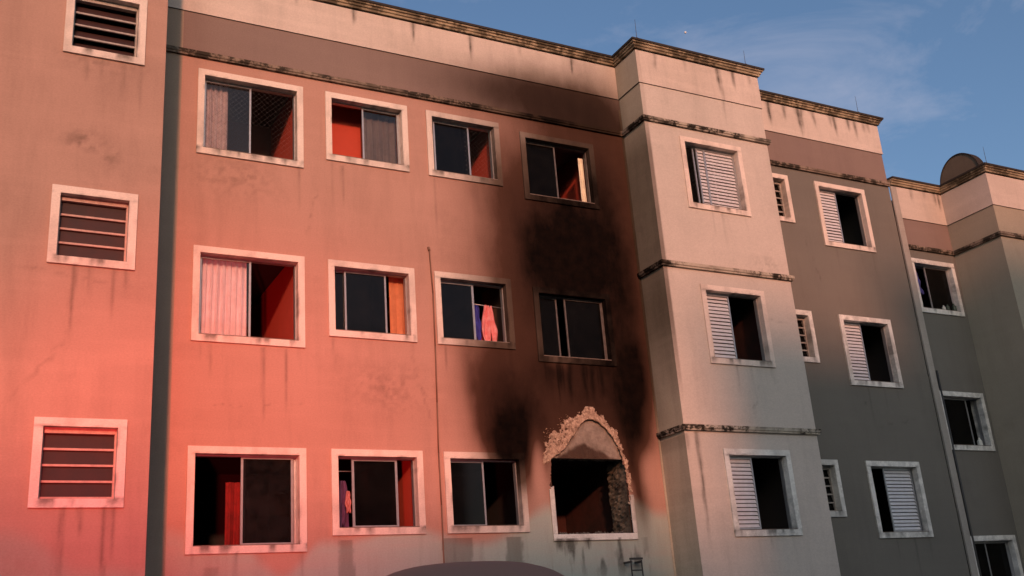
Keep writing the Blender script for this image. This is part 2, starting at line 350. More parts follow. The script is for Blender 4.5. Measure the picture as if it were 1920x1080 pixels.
# ------------------------------------------------------------------ ground and street
gm_ = painted('asphalt', (.050,.050,.052), .9, 0, .4, .8); 
g = MB(); g.quad((-1500,-1500,0),(1500,-1500,0),(1500,1500,0),(-1500,1500,0)); tag(g.build('ground', painted('dry_soil_grass', (.10,.10,.055), .95, 0, .5, .5)), kind='structure')
g = MB(); g.box(-60,60,-22,-3.2,-.1,.01); tag(g.build('car_park', gm_), kind='structure')
g = MB(); g.box(-60,60,-3.2,-.0,-.1,.13); tag(g.build('pavement', painted('pavement_concrete', (.26,.25,.23), .9, 0, .4, 3)), kind='structure')

# ------------------------------------------------------------------ first building
B1 = tag(empty('apartment_building', (0,0,0)), 'salmon apartment building scarred by soot, with projecting beige bay and broken burnt window opening', 'apartment building')
B2 = tag(empty('apartment_building', (0,0,0)), 'lower grey and olive apartment building at the right end with rounded parapet crest', 'apartment building')

# burnt opening: arch of fallen plaster
ARCH = [(7.12,3.26),(7.10,3.9),(7.09,4.20),(7.13,4.42),(7.30,4.52),(7.42,4.62),(7.52,4.74),(7.62,4.86),(7.72,4.98),(7.83,5.06),(7.94,5.08),(8.06,5.03),(8.18,4.95),(8.29,4.82),(8.38,4.66),(8.45,4.49),(8.49,4.30),(8.50,3.8),(8.51,3.26)]
ARCH2 = [(7.02,4.30),(7.01,4.46),(7.08,4.62),(7.20,4.78),(7.33,4.86),(7.46,5.00),(7.57,5.08),(7.70,5.09),(7.78,5.17),(7.93,5.215),(8.06,5.17),(8.18,5.07),(8.32,4.90),(8.43,4.70),(8.50,4.50),(8.55,4.30),(8.56,3.9),(8.48,3.8),(8.4,4.3),(7.8,4.6),(7.14,4.35)]
def inpoly(px, pz, P):
    r = np.zeros(px.shape, bool); n = len(P)
    for i in range(n):
        x1, z1 = P[i]; x2, z2 = P[(i+1) % n]
        if z1 == z2: continue
        c = ((z1 > pz) != (z2 > pz)) & (px < (x2-x1)*(pz-z1)/(z2-z1)+x1); r ^= c
    return r
def arch_cut(gx, gz):
    nx = gx + (fbm(gx*9, gz*9, 41)-.5)*.09 + (vnoise(gx*40, gz*40, 44)-.5)*.03
    nzv = gz + (fbm(gx*9+5, gz*9, 42)-.5)*.09 + (vnoise(gx*40, gz*40+7, 45)-.5)*.03
    low = gz < 3.30
    return np.where(low, (gx > 7.14) & (gx < 8.50) & (gz > 3.26), inpoly(nx, nzv, ARCH) & (gz > 3.26))

main_holes = [opening(*c, f) for c in (C1, C2, C3) for f in (0,1,2)] + [opening(*C4, f) for f in (1,2)]
for h in main_holes:          # run marks below the openings
    if random.random() < .8:
        drip(h[0]-.03+random.uniform(0,.1), h[2]-TW-.01, random.uniform(.3,1.2), .014, random.uniform(.2,.5))
        drip(h[1]+.02, h[2]-TW-.01, random.uniform(.3,1.0), .016, random.uniform(.2,.5))
for x, z, l, s in ((2.70,5.88,1.3,.55),(3.02,5.88,1.0,.4),(1.98,5.88,.5,.3),(3.9,8.85,.8,.45),(7.4,5.9,.7,.8),(7.5,5.9,.5,.6),(7.95,5.9,.35,.7),(8.15,5.9,.4,.6),(2.35,3.1,.7,.4)):
    drip(x, z, l, .02, s)
for x in (7.45,7.62,7.9,8.05,8.22): drip(x, 5.93, random.uniform(.3,.9), .05, .75)
for fl in (0,1,2):
    for x in (0.1,.30,.55,.68): drip(x+random.uniform(-.05,.05), 3.465+fl*FH, random.uniform(.3,1.1), .028, random.uniform(.18,.5))
    for x in (10.5,10.75,11.2): drip(x+random.uniform(-.1,.1), 3.09+fl*FH, random.uniform(.3,.9), .02, random.uniform(.1,.3))
    for x in (14.1,14.6,14.9): drip(x+random.uniform(-.1,.1), 3.08+fl*FH, random.uniform(.3,.9), .025, random.uniform(.1,.35))
drip(9.45, 4.75, 1.9, .035, .75); drip(9.47, 4.75, .8, .05, .5); drip(9.25, 4.7, .3, .05, .4)

panel('wall', M['salmon'], B1, 1.49, XJ, 0, ZB, 0, holes=main_holes, cut=arch_cut, fx=(7.0,8.64,.012), fz=(3.2,5.3,.012))
panel('wall', M['painted_shade'], B1, .9, 1.49, 0, ZB, 0)
panel('wall', M['painted_shade'], B1, .9, 1.49, ZB, ZC, 0, step=.06)
panel('upper_wall_band', M['band'], B1, 1.49, XJ, ZB, ZC, 0)
panel('parapet_wall', M['cream'], B1, .9, XJ-.02, ZC, TOPZ, -.02)
# left stair block
lh = [opening(*L1, f) for f in (0,1,2)]
panel('wall', M['block'], B1, -6, LE, 0, TOPZ, YL, holes=lh)
panel('wall', M['painted_shade'], B1, YL, .0, 0, TOPZ, X=LE, step=.2, flip=True)
panel('wall', M['block'], B1, YL, 8., 0, TOPZ, X=-6, step=.5)
# projecting bay
th = [opening(*T1, f) for f in (0,1,2)]
panel('wall', M['bay'], B1, XJ, XT, 0, ZB, YT, holes=th)
panel('upper_wall_band', M['bay'], B1, XJ, XT, ZB, ZC, YT)
panel('parapet_wall', M['cream'], B1, XJ-.02, XT+.02, ZC, TOPZ, YT-.02)
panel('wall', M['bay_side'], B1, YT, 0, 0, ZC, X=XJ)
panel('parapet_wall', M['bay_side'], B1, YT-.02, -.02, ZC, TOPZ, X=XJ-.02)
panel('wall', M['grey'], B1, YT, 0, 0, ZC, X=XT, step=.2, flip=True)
panel('parapet_wall', M['cream'], B1, YT-.02, -.02, ZC, TOPZ, X=XT+.02, step=.2, flip=True)
# recessed grey wall
rh = [opening(*R1, f) for f in (0,1,2)] + [opening(*S1, f) for f in (0,1,2)]
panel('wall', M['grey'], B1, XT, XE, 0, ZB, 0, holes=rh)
panel('upper_wall_band', M['band'], B1, XT, XE, ZB, ZC, 0)
panel('parapet_wall', M['cream'], B1, XT+.02, XE+.02, ZC, TOPZ, -.02)
panel('wall', M['grey'], B1, 0, 8, 0, ZC, X=XE, step=.5, flip=True)
panel('parapet_wall', M['cream'], B1, -.02, 8, ZC, TOPZ, X=XE+.02, step=.5, flip=True)
rb = MB(); rb.box(-6, LE-.01, YL+.02, 8, 11.2, 11.3); rb.box(LE-.01, XE-.01, .02, 8, 11.2, 11.3); rb.box(XJ+.01, XT-.01, YT+.02, .02, 11.2, 11.3)
rb.box(-6, XE, 8, 8.2, 0, TOPZ); rb.build('roof', M['cap'], B1)

def moulding(name, mat, parent, path, prof, closed_ends=True, step=.06):
    """sweep a profile (outward, z) along a path in plan; outward is to the right of the walking direction"""
    P = [Vector((p[0], p[1])) for p in path]; rings = []
    def nrm(a, b): d = (b-a).normalized(); return Vector((d.y, -d.x))
    for i, p in enumerate(P):
        if i == 0: n = nrm(P[0], P[1]); mit = n
        elif i == len(P)-1: n = nrm(P[-2], P[-1]); mit = n
        else:
            n1, n2 = nrm(P[i-1], p), nrm(p, P[i+1]); mit = (n1+n2)/(1+n1.dot(n2))
        rings.append((p, mit))
    v = []; f = []; K = len(prof); seq = []
    for i in range(len(rings)-1):
        (a, ma), (b, mb_) = rings[i], rings[i+1]; n = max(1, int((b-a).length/step))
        for k in range(n): t = k/n; seq.append((a.lerp(b, t), ma.lerp(mb_, t)))
    seq.append(rings[-1])
    for j, (p, mt) in enumerate(seq):
        w = 1
        for (o, z) in prof: q = p + mt*o*w; v.append((q.x, q.y, z))
    for j in range(len(seq)-1):
        for k in range(K): k2 = (k+1) % K; f.append((j*K+k, j*K+k2, (j+1)*K+k2, (j+1)*K+k))
    f.append(tuple(range(K))[::-1]); f.append(tuple((len(seq)-1)*K+k for k in range(K)))
    me = bpy.data.meshes.new(name); me.from_pydata(v, [], f); me.materials.append(mat); put_masks(me, 'trim'); return link(name, me, parent)
def cornice(parent, path, z):
    pr = lambda o, a, b: [(-.05, a), (o, a), (o, b), (-.05, b)]
    c = moulding('cornice', M['creamb'], parent, path, [(-.05,z+.02),(.035,z+.02),(.040,z+.055),(.060,z+.062),(.064,z+.098),(.090,z+.106),(.094,z+.132),(-.05,z+.132)])
    moulding('flashing', M['cap'], c, path, [(-.25,z+.137),(.112,z+.134),(.116,z+.172),(-.25,z+.195)])
def course(parent, mat, path, z, h=.085, o=.06): moulding('string_course', mat, parent, path, [(-.02,z),(o*.7,z),(o*.78,z+h*.3),(o,z+h*.4),(o,z+h),(-.02,z+h*1.12)])
cornice(B1, [(LE,-.02),(XJ-.02,-.02),(XJ-.02,YT-.02),(XT+.02,YT-.02),(XT+.02,-.02),(XE+.02,-.02),(XE+.02,7)], TOPZ)
cornice(B1, [(-6,YL),(LE,YL),(LE,-.1)], TOPZ)
course(B1, M['course'], [(LE,0),(XJ,0)], ZB)
course(B1, M['course_bay'], [(XJ,0),(XJ,YT),(XT,YT),(XT,0)], ZB)
course(B1, M['course'], [(XT,0),(XE,0)], ZB)
for z in (7.54, 4.76): course(B1, M['course_bay'], [(XJ,0),(XJ,YT),(XT,YT),(XT,0)], z, .09)
moulding('corner_bead', M['bay_side'], B1, [(LE+.0,-.002),(LE+.01,-.002)], [(0,0),(.01,0),(.01,.1),(0,.1)])
# corner bead between wall and bay
bb = MB(); [bb.box(XJ-.036, XJ-.001, -.008, .0, z_*.4, z_*.4+.4) for z_ in range(27)]; o = bb.build('corner_bead', M['bay_side'], B1); put_masks(o.data, 'trim')

# ------------------------------------------------------------------ second, lower building
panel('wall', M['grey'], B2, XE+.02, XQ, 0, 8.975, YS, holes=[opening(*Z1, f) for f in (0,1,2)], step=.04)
panel('upper_wall_band', M['band'], B2, XE+.02, XQ, 8.975, 9.58, YS, step=.05)
panel('parapet_wall', M['cream'], B2, XE+.02, XQ-.02, 9.58, 10.29, YS-.02, step=.05)
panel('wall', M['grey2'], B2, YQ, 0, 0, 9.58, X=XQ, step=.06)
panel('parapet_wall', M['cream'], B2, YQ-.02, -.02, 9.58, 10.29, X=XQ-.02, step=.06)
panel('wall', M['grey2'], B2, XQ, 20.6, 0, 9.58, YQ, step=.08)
panel('parapet_wall', M['cream'], B2, XQ-.02, 20.6, 9.58, 10.29, YQ-.02, step=.06)
panel('wall', M['grey2'], B2, YQ, 8, 0, 10.29, X=20.6, step=.5, flip=True)
rb = MB(); rb.box(XE+.1, 20.5, .05, 8, 9.9, 10.0); rb.box(XQ+.1, 20.5, YQ+.05, .05, 9.9, 10.0); rb.box(XE+.1, 20.6, 8, 8.2, 0, 10.2); rb.build('roof', M['cap'], B2)
cornice(B2, [(XE+.03,-.02),(XQ-.02,-.02),(XQ-.02,YQ-.02),(20.6,YQ-.02)], 10.29)
course(B2, M['course'], [(16.05,0),(XQ,0),(XQ,YQ),(20.6,YQ)], 8.89)
bb = MB(); bb.box(XE+.025, 16.045, -.035, -.001, 0, 10.28); o = bb.build('joint_strip', M['joint'], B2)
bb = MB(); bb.tube((16.10,-.03,0),(16.10,-.03,6.3),.022); bb.build('drain_pipe', M['steel'], B2, True)
# rounded crest on the parapet side
cb = MB(); n = 26; x0, x1 = XQ-.03, XQ+.14; cy, r, zb_ = -.60, .50, 10.40
arc = [(cy+r*math.cos(math.pi*i/n), zb_+r*1.12*math.sin(math.pi*i/n)) for i in range(n+1)]
cb.quad(*[(x0,a,b) for a,b in arc]); cb.quad(*[(x1,a,b) for a,b in arc][::-1])
o = cb.build('parapet_crest', M['crest'], B2)
cb = MB()
for i in range(n):
    (a,b),(c_,d) = arc[i], arc[i+1]; k = 1.03
    a2,b2,c2,d2 = cy+(a-cy)*k, zb_+(b-zb_)*k, cy+(c_-cy)*k, zb_+(d-zb_)*k
    cb.quad((x0-.02,a,b),(x0-.02,c_,d),(x0-.02,c2,d2),(x0-.02,a2,b2)); cb.quad((x0-.02,a2,b2),(x0-.02,c2,d2),(x1+.02,c2,d2),(x1+.02,a2,b2)); cb.quad((x0-.02,a,b),(x1+.02,a,b),(x1+.02,c_,d),(x0-.02,c_,d))
cb.build('flashing', M['cap'], o)

# ------------------------------------------------------------------ windows
CUR = {'alu': 'alu'}
def grime(me, X0, X1, zb, zt, Y, tw):
    n = len(me.vertices); co = np.empty(n*3); me.vertices.foreach_get('co', co); co = co.reshape(-1,3); x, y, z = co.T
    k = np.empty(n, np.float32); me.attributes['streak'].data.foreach_get('value', k)
    seed = int(X0*100+zb*10) % 97
    a = np.clip((fbm(x*11, z*2.5, seed)-.46)*4.2, 0, 1)*(z < zb+tw+.02)*np.clip(1.15-(zb+tw-z)/tw*.75, 0, 1)*.75
    b_ = np.clip((fbm(x*9, z*5, seed+3)-.52)*4, 0, 1)*(np.minimum(np.minimum(np.abs(x-X0-tw), np.abs(X1-tw-x)), np.abs(zt-tw-z)) < .012)*.55
    c_ = np.clip((fbm(x*6, z*3, seed+5)-.50)*3, 0, 1)*.28
    d_ = (y > Y-.01)*np.clip((fbm(x*6+y*9, z*6, seed+8)-.45)*2.5, 0, 1)*.45
    k = np.maximum.reduce([k, a, b_, c_, d_]); me.attributes['streak'].data.foreach_set('value', k.astype(np.float32))
def surround(B, X0, X1, zb, zt, Y, mat, wall_t=.17, tw=TW):
    """pale raised surround with the reveal behind it, one gridded mesh: object 'window'"""
    v = MB(); pr = .028
    x0, x1, z0, z1 = X0+tw, X1-tw, zb+tw, zt-tw
    def strip(a, b, c, d, nu, nv):
        a, b, c, d = map(Vector, (a, b, c, d))
        for i in range(nu):
            for j in range(nv):
                s0, s1, t0, t1 = i/nu, (i+1)/nu, j/nv, (j+1)/nv
                P = lambda s, t: tuple((a.lerp(b, s)).lerp(d.lerp(c, s), t))
                v.quad(P(s0,t0), P(s1,t0), P(s1,t1), P(s0,t1))
    yf = Y-pr; N = lambda L: max(1, int(L/.04))
    jx = lambda: random.uniform(-.004,.004)
    W, Hh = X1-X0, zt-zb
    strip((X0,yf,zb),(X1,yf,zb),(X1,yf,z0),(X0,yf,z0),N(W),3); strip((X0,yf,z1),(X1,yf,z1),(X1,yf,zt),(X0,yf,zt),N(W),3)
    strip((X0,yf,z0),(x0,yf,z0),(x0,yf,z1),(X0,yf,z1),3,N(Hh)); strip((x1,yf,z0),(X1,yf,z0),(X1,yf,z1),(x1,yf,z1),3,N(Hh))
    strip((X0,Y,zb),(X1,Y,zb),(X1,yf,zb),(X0,yf,zb),N(W),1); strip((X0,yf,zt),(X1,yf,zt),(X1,Y,zt),(X0,Y,zt),N(W),1)
    strip((X0,Y,zb),(X0,yf,zb),(X0,yf,zt),(X0,Y,zt),1,N(Hh)); strip((X1,yf,zb),(X1,Y,zb),(X1,Y,zt),(X1,yf,zt),1,N(Hh))
    yb = Y+wall_t
    strip((x0,yf,z0),(x1,yf,z0),(x1,yb,z0),(x0,yb,z0),N(W),3); strip((x0,yb,z1),(x1,yb,z1),(x1,yf,z1),(x0,yf,z1),N(W),3)
    strip((x0,yf,z0),(x0,yb,z0),(x0,yb,z1),(x0,yf,z1),3,N(Hh)); strip((x1,yb,z0),(x1,yf,z0),(x1,yf,z1),(x1,yb,z1),3,N(Hh))
    me = v.mesh('window', mat); put_masks(me, 'trim'); grime(me, X0, X1, zb, zt, Y, tw); o = link('window', me, B); return o, (x0, x1, z0, z1)
def sash(w, x0, x1, z0, z1, y, fw=.026, glassm='glass', mid=None):
    m_ = MB(); m_.box(x0,x0+fw,y,y+.022,z0,z1); m_.box(x1-fw,x1,y,y+.022,z0,z1); m_.box(x0+fw,x1-fw,y,y+.022,z0,z0+fw*.8); m_.box(x0+fw,x1-fw,y,y+.022,z1-fw*.8,z1)
    if mid: m_.box(x0+(x1-x0)*mid-.012,x0+(x1-x0)*mid+.012,y+.001,y+.021,z0+fw*.8,z1-fw*.8)
    m_.build('sash', M[CUR['alu']], w)
    p = MB(); p.box(x0+fw,x1-fw,y+.008,y+.013,z0+fw*.8,z1-fw*.8); p.build('pane', M[glassm], w)
SLATS = {}
def louvre(w, x0, x1, z0, z1, y, mid=None, pitch=.062):
    fw = .026; m_ = MB(); m_.box(x0,x0+fw,y,y+.024,z0,z1); m_.box(x1-fw,x1,y,y+.024,z0,z1); m_.box(x0+fw,x1-fw,y,y+.024,z0,z0+.03); m_.box(x0+fw,x1-fw,y,y+.024,z1-.03,z1)
    if mid: m_.box(x0+mid-.02,x0+mid+.02,y-.004,y+.024,z0+.03,z1-.03)
    m_.build('shutter_frame', M[CUR['alu']], w)
    bk = MB(); bk.box(x0+fw,x1-fw,y+.034,y+.038,z0+.03,z1-.03); bk.build('shutter_backing', M['steel'], w)
    n = int((z1-z0-.06)/pitch); L = x1-x0-2*fw; key = round(L, 3)
    if key not in SLATS:
        s = MB(); h, d, t = pitch*.86, .020, .005           # a blade that leans outwards at the bottom
        a = [(-d*.5,-h/2),(-d*.5-t*.3,-h/2+.006),(d*.35,h/2),(d*.35+t,h/2),( -d*.5+t,-h/2)]
        for k in range(len(a)):
            p, q = a[k], a[(k+1) % len(a)]; s.quad((0,p[0],p[1]),(L,p[0],p[1]),(L,q[0],q[1]),(0,q[0],q[1]))
        s.quad(*[(0,p[0],p[1]) for p in a]); s.quad(*[(L,p[0],p[1]) for p in a][::-1])
        SLATS[key] = s.mesh('slat', M['slat'])
    for k in range(n):
        o = link('slat', SLATS[key], w); o.location = (x0+fw+random.uniform(-.001,.001), y+.015, z0+.03+(k+.5)*(z1-z0-.06)/n); o.rotation_euler = (random.uniform(-.10,.10), 0, random.uniform(-.003,.003))
def outer_frame(w, x0, x1, z0, z1, y):
    m_ = MB(); f = .018; m_.box(x0,x0+f,y-.01,y+.06,z0,z1); m_.box(x1-f,x1,y-.01,y+.06,z0,z1); m_.box(x0+f,x1-f,y-.01,y+.06,z0,z0+f); m_.box(x0+f,x1-f,y-.01,y+.06,z1-f,z1)
    m_.build('frame', M[CUR['alu']], w)
    s = MB(); s.box(x0-.01,x1+.01,y-.120,y-.011,z0+.001,z0+.012); s.build('sill', M['sill'], w)
def room(B, x0, x1, z0, z1, Y, mats, depth=2.6, side=.30, head=.20, below=1.0, wt=.172):
    """mats = left, right, back, ceiling, floor"""
    a, b, c, d, y0, y1 = x0-side, x1+side, z0-below, z1+head, Y+wt, Y+depth
    F = [((a,y0,c),(a,y1,c),(a,y1,d),(a,y0,d)), ((b,y1,c),(b,y0,c),(b,y0,d),(b,y1,d)), ((a,y1,c),(b,y1,c),(b,y1,d),(a,y1,d)), ((a,y1,d),(b,y1,d),(b,y0,d),(a,y0,d)), ((a,y0,c),(b,y0,c),(b,y1,c),(a,y1,c))]
    me = bpy.data.meshes.new('room'); v = []; f = []; 
    for q in F: n = len(v); v += list(q); f.append((n,n+1,n+2,n+3))
    n = len(v)                                              # inner face of the outside wall, round the opening
    v += [(a,y0,c),(b,y0,c),(b,y0,d),(a,y0,d),(x0,y0,z0),(x1,y0,z0),(x1,y0,z1),(x0,y0,z1)]
    f += [(n,n+1,n+5,n+4),(n+1,n+2,n+6,n+5),(n+2,n+3,n+7,n+6),(n+3,n,n+4,n+7)]
    me.from_pydata(v, [], f)
    for k in mats: me.materials.append(RM[k] if k in RM else M[k])
    for i, pgn in enumerate(me.polygons): pgn.material_index = min(i, 4) if i < 5 else 2
    me.update(); return link('room', me, B)
def net(w, x0, x1, z0, z1, y, pitch=.085):
    m_ = MB(); t = .0007
    def ln(ax, az, bx, bz):
        d = Vector((bx-ax, 0, bz-az)); n = Vector((-d.z, 0, d.x)).normalized()*t
        m_.quad((ax-n.x,y,az-n.z),(bx-n.x,y,bz-n.z),(bx+n.x,y,bz+n.z),(ax+n.x,y,az+n.z))
    W, Hh = x1-x0, z1-z0
    for sgn in (1, -1):
        c = -Hh
        while c < W:
            a0, a1 = max(c, 0), min(c+Hh, W)
            if a1 > a0+.01:
                if sgn == 1: ln(x0+a0, z0+(a0-c), x0+a1, z0+(a1-c))
                else: ln(x1-a0, z0+(a0-c), x1-a1, z0+(a1-c))
            c += pitch
    for k in range(int(W/.07)): m_.box(x0+k*.07, x0+k*.07+.012, y-.004, y+.004, z0-.002, z0+.014)
    tag(m_.build('safety_net', M['net'], w), kind='stuff')
M['net'] = painted('net_cord', (.10,.095,.09), .9)

def curtain(x0, x1, z0, z1, y, mat, label, folds=7, amp=.03, gather=0., cat='curtain', seed=1, bottom=None):
    rd = random.Random(seed); nx, nz_ = folds*10, 22; v = []; f = []; ph = [rd.uniform(0, 6) for _ in range(4)]
    for j in range(nz_+1):
        t = j/nz_
        for i in range(nx+1):
            s = i/nx; xx = x0+(x1-x0)*s
            wv = math.sin(s*folds*6.28+ph[0]+.5*math.sin(t*3+ph[1]))+.4*math.sin(s*folds*14+ph[2]+t)
            xx += gather*(x0+x1-2*xx)*.5*math.sin(math.pi*t)**2
            v.append((xx, y+amp*wv*(.55+.45*t), z1-(z1-z0)*t))
    for j in range(nz_):
        for i in range(nx): a = j*(nx+1)+i; f.append((a,a+1,a+nx+2,a+nx+1))
    me = bpy.data.meshes.new('curtain'); me.from_pydata(v, [], f); me.materials.append(mat); me.polygons.foreach_set('use_smooth', [True]*len(f))
    return tag(link('curtain', me), label, cat)
def garment(x, ztop, y, w, h, mat, label, seed=0, sleeve=.5, cat='garment'):
    """a shirt or cloth hanging folded over a rail: two uneven lobes and creases"""
    rd = random.Random(seed); nx, nz_ = 16, 20; v = []; f = []
    for j in range(nz_+1):
        t = j/nz_
        wd = w*(.55+.45*min(1, t*2.2))*(1+.12*math.sin(t*9+seed)); drift = .06*w*math.sin(t*4+seed)
        for i in range(nx+1):
            s = i/nx-.5; ext = 1 if abs(s) > .18 else (1-sleeve*(1-abs(s)/.18)*.9)
            zz = ztop-h*t*(ext if t > .5 else 1-(1-ext)*t*2*.5)
            v.append((x+drift+s*wd, y+.022*math.sin(s*16+t*3+seed)+.012*math.sin(t*17+s*5), zz))
    for j in range(nz_):
        for i in range(nx): a = j*(nx+1)+i; f.append((a,a+1,a+nx+2,a+nx+1))
    me = bpy.data.meshes.new('garment'); me.from_pydata(v, [], f); me.materials.append(mat); me.polygons.foreach_set('use_smooth', [True]*len(f))
    o = link('garment', me); sm = o.modifiers.new('s', 'SOLIDIFY'); sm.thickness = .006
    return tag(o, label, cat)

def window(B, col, fl, Y, items, mats, trim='trim', tw=TW, wall_t=.17, **kw):
    """items: ('g'|'l', from, to, layer, options) as fractions of the opening"""
    X0, X1, zt, zb = col; zt += fl*FH; zb += fl*FH
    w, (x0, x1, z0, z1) = surround(B, X0, X1, zb, zt, Y, M[trim], wall_t, tw)
    yy = Y+.095; outer_frame(w, x0, x1, z0, z1, yy); W = x1-x0
    for it in items:
        k, a, b, lay = it[:4]; opt = it[4] if len(it) > 4 else {}
        xa, xb = max(x0+.018, x0+W*a), min(x1-.018, x0+W*b); y = yy-.002+lay*.027
        if k == 'g': sash(w, xa, xb, z0+.018, z1-.018, y, **opt)
        if k == 'l': louvre(w, xa, xb, z0+.018, z1-.018, y, **opt)
    r = room(B, x0, x1, z0, z1, Y, mats, **kw)
    return w, (x0, x1, z0, z1)
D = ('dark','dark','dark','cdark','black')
# column 1
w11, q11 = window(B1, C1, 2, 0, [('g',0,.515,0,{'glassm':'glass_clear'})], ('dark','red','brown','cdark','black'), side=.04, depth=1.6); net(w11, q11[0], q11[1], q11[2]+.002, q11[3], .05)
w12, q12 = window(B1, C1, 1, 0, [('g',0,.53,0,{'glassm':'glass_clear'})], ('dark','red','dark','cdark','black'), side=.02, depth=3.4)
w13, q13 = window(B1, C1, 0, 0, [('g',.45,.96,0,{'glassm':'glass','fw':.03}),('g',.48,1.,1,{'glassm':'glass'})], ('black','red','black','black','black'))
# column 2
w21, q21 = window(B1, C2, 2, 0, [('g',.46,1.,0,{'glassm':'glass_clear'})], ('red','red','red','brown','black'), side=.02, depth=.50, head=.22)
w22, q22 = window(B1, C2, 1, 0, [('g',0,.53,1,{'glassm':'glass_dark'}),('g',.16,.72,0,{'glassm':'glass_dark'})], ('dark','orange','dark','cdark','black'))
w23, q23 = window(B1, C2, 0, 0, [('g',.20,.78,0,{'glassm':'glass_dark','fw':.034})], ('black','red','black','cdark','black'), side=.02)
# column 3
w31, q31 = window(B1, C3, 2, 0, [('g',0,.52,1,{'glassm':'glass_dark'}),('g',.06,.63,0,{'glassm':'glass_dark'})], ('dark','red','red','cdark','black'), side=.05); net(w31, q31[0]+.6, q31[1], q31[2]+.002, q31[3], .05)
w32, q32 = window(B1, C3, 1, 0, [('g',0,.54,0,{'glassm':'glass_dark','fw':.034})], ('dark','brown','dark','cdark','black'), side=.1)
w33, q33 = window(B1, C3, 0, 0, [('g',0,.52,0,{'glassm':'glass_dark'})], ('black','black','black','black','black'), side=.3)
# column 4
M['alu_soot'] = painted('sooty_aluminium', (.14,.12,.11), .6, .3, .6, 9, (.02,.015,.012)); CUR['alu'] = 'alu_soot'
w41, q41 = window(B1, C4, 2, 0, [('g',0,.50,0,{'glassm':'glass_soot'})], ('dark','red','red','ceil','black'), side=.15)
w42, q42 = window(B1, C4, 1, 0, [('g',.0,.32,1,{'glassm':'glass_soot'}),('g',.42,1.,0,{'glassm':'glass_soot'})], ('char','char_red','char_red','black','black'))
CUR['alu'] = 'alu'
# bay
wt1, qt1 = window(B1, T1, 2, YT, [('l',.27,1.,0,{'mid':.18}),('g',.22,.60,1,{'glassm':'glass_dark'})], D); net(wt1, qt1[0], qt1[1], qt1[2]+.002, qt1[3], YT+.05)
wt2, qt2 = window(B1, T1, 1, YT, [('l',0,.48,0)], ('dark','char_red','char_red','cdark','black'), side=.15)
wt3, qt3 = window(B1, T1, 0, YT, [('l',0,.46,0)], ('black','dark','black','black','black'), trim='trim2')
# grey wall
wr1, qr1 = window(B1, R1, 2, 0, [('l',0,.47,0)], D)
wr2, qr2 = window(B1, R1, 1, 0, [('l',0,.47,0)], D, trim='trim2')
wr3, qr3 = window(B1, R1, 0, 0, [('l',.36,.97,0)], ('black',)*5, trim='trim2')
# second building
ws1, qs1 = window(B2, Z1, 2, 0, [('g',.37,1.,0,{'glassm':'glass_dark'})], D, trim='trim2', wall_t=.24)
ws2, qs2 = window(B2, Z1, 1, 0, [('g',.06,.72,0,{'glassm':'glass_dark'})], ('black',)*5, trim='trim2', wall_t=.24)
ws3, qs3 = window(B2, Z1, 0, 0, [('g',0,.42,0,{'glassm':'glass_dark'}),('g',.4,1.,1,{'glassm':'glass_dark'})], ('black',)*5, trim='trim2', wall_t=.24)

# small barred windows behind the bay, and louvred stair windows on the left block
def jalousie(B, col, fl, Y, n, mats, trim, blade, tilt, wall_t=.17, yo=.09, vert=False, frame_mat='rail_pink'):
    X0, X1, zt, zb = col; zt += fl*FH; zb += fl*FH
    w, (x0, x1, z0, z1) = surround(B, X0, X1, zb, zt, Y, M[trim], wall_t)
    yy = Y+yo; m_ = MB(); f = .02
    m_.box(x0,x0+f,yy-.02,yy+.04,z0,z1); m_.box(x1-f,x1,yy-.02,yy+.04,z0,z1); m_.box(x0+f,x1-f,yy-.02,yy+.04,z0,z0+f); m_.box(x0+f,x1-f,yy-.03,yy+.04,z1-.06,z1); m_.build('frame', M[frame_mat], w)
    hh = (z1-z0-.08)/n
    for k in range(n):
        zc = z0+.02+hh*k
        r_ = MB(); r_.box(x0+f,x1-f,yy-.012,yy+.014,zc-.008,zc+.016); r_.build('glazing_bar', M[frame_mat], w)
        p = MB(); a = (x0+f, x1-f); d = hh*.93*math.sin(tilt); h = hh*.93*math.cos(tilt)
        p.quad((a[0],yy+.002,zc+.017),(a[1],yy+.002,zc+.017),(a[1],yy+.002+d,zc+.017+h),(a[0],yy+.002+d,zc+.017+h))
        p.quad((a[0],yy+.006,zc+.017),(a[0],yy+.006+d,zc+.017+h),(a[1],yy+.006+d,zc+.017+h),(a[1],yy+.006,zc+.017))
        p.build('pane', M[blade], w)
    room(B, x0, x1, z0, z1, Y, mats, side=.05, wt=wall_t+.002); return w, (x0, x1, z0, z1)
M['blade'] = painted('brown_wired_glass', (.040,.012,.010), .7, 0, .6, 6, (.015,.01,.009))
M['rail_pink'] = painted('weathered_rail', (.52,.33,.27), .6, 0, .5, 14)
M['rail_grey'] = painted('grey_rail', (.36,.32,.28), .6, 0, .5, 14)
jalousie(B1, L1, 2, YL, 4, ('brown','brown','dark','cdark','dark'), 'trim', 'blade', .55, frame_mat='rail_grey')
jalousie(B1, L1, 1, YL, 4, ('brown','brown','brown','dark','dark'), 'trim', 'blade', .12)
jalousie(B1, L1, 0, YL, 4, ('brown','red','brown','dark','dark'), 'trim', 'blade', .12)
for f_ in (0,1,2): jalousie(B1, S1, f_, 0, 5, D, ('trim2','trim2','trim')[f_], 'glass_dark', .2, frame_mat='rail_grey', wall_t=.20, yo=.13)

# ------------------------------------------------------------------ burnt opening
x0, x1, z0, z1 = 7.14, 8.50, 3.26, 4.42
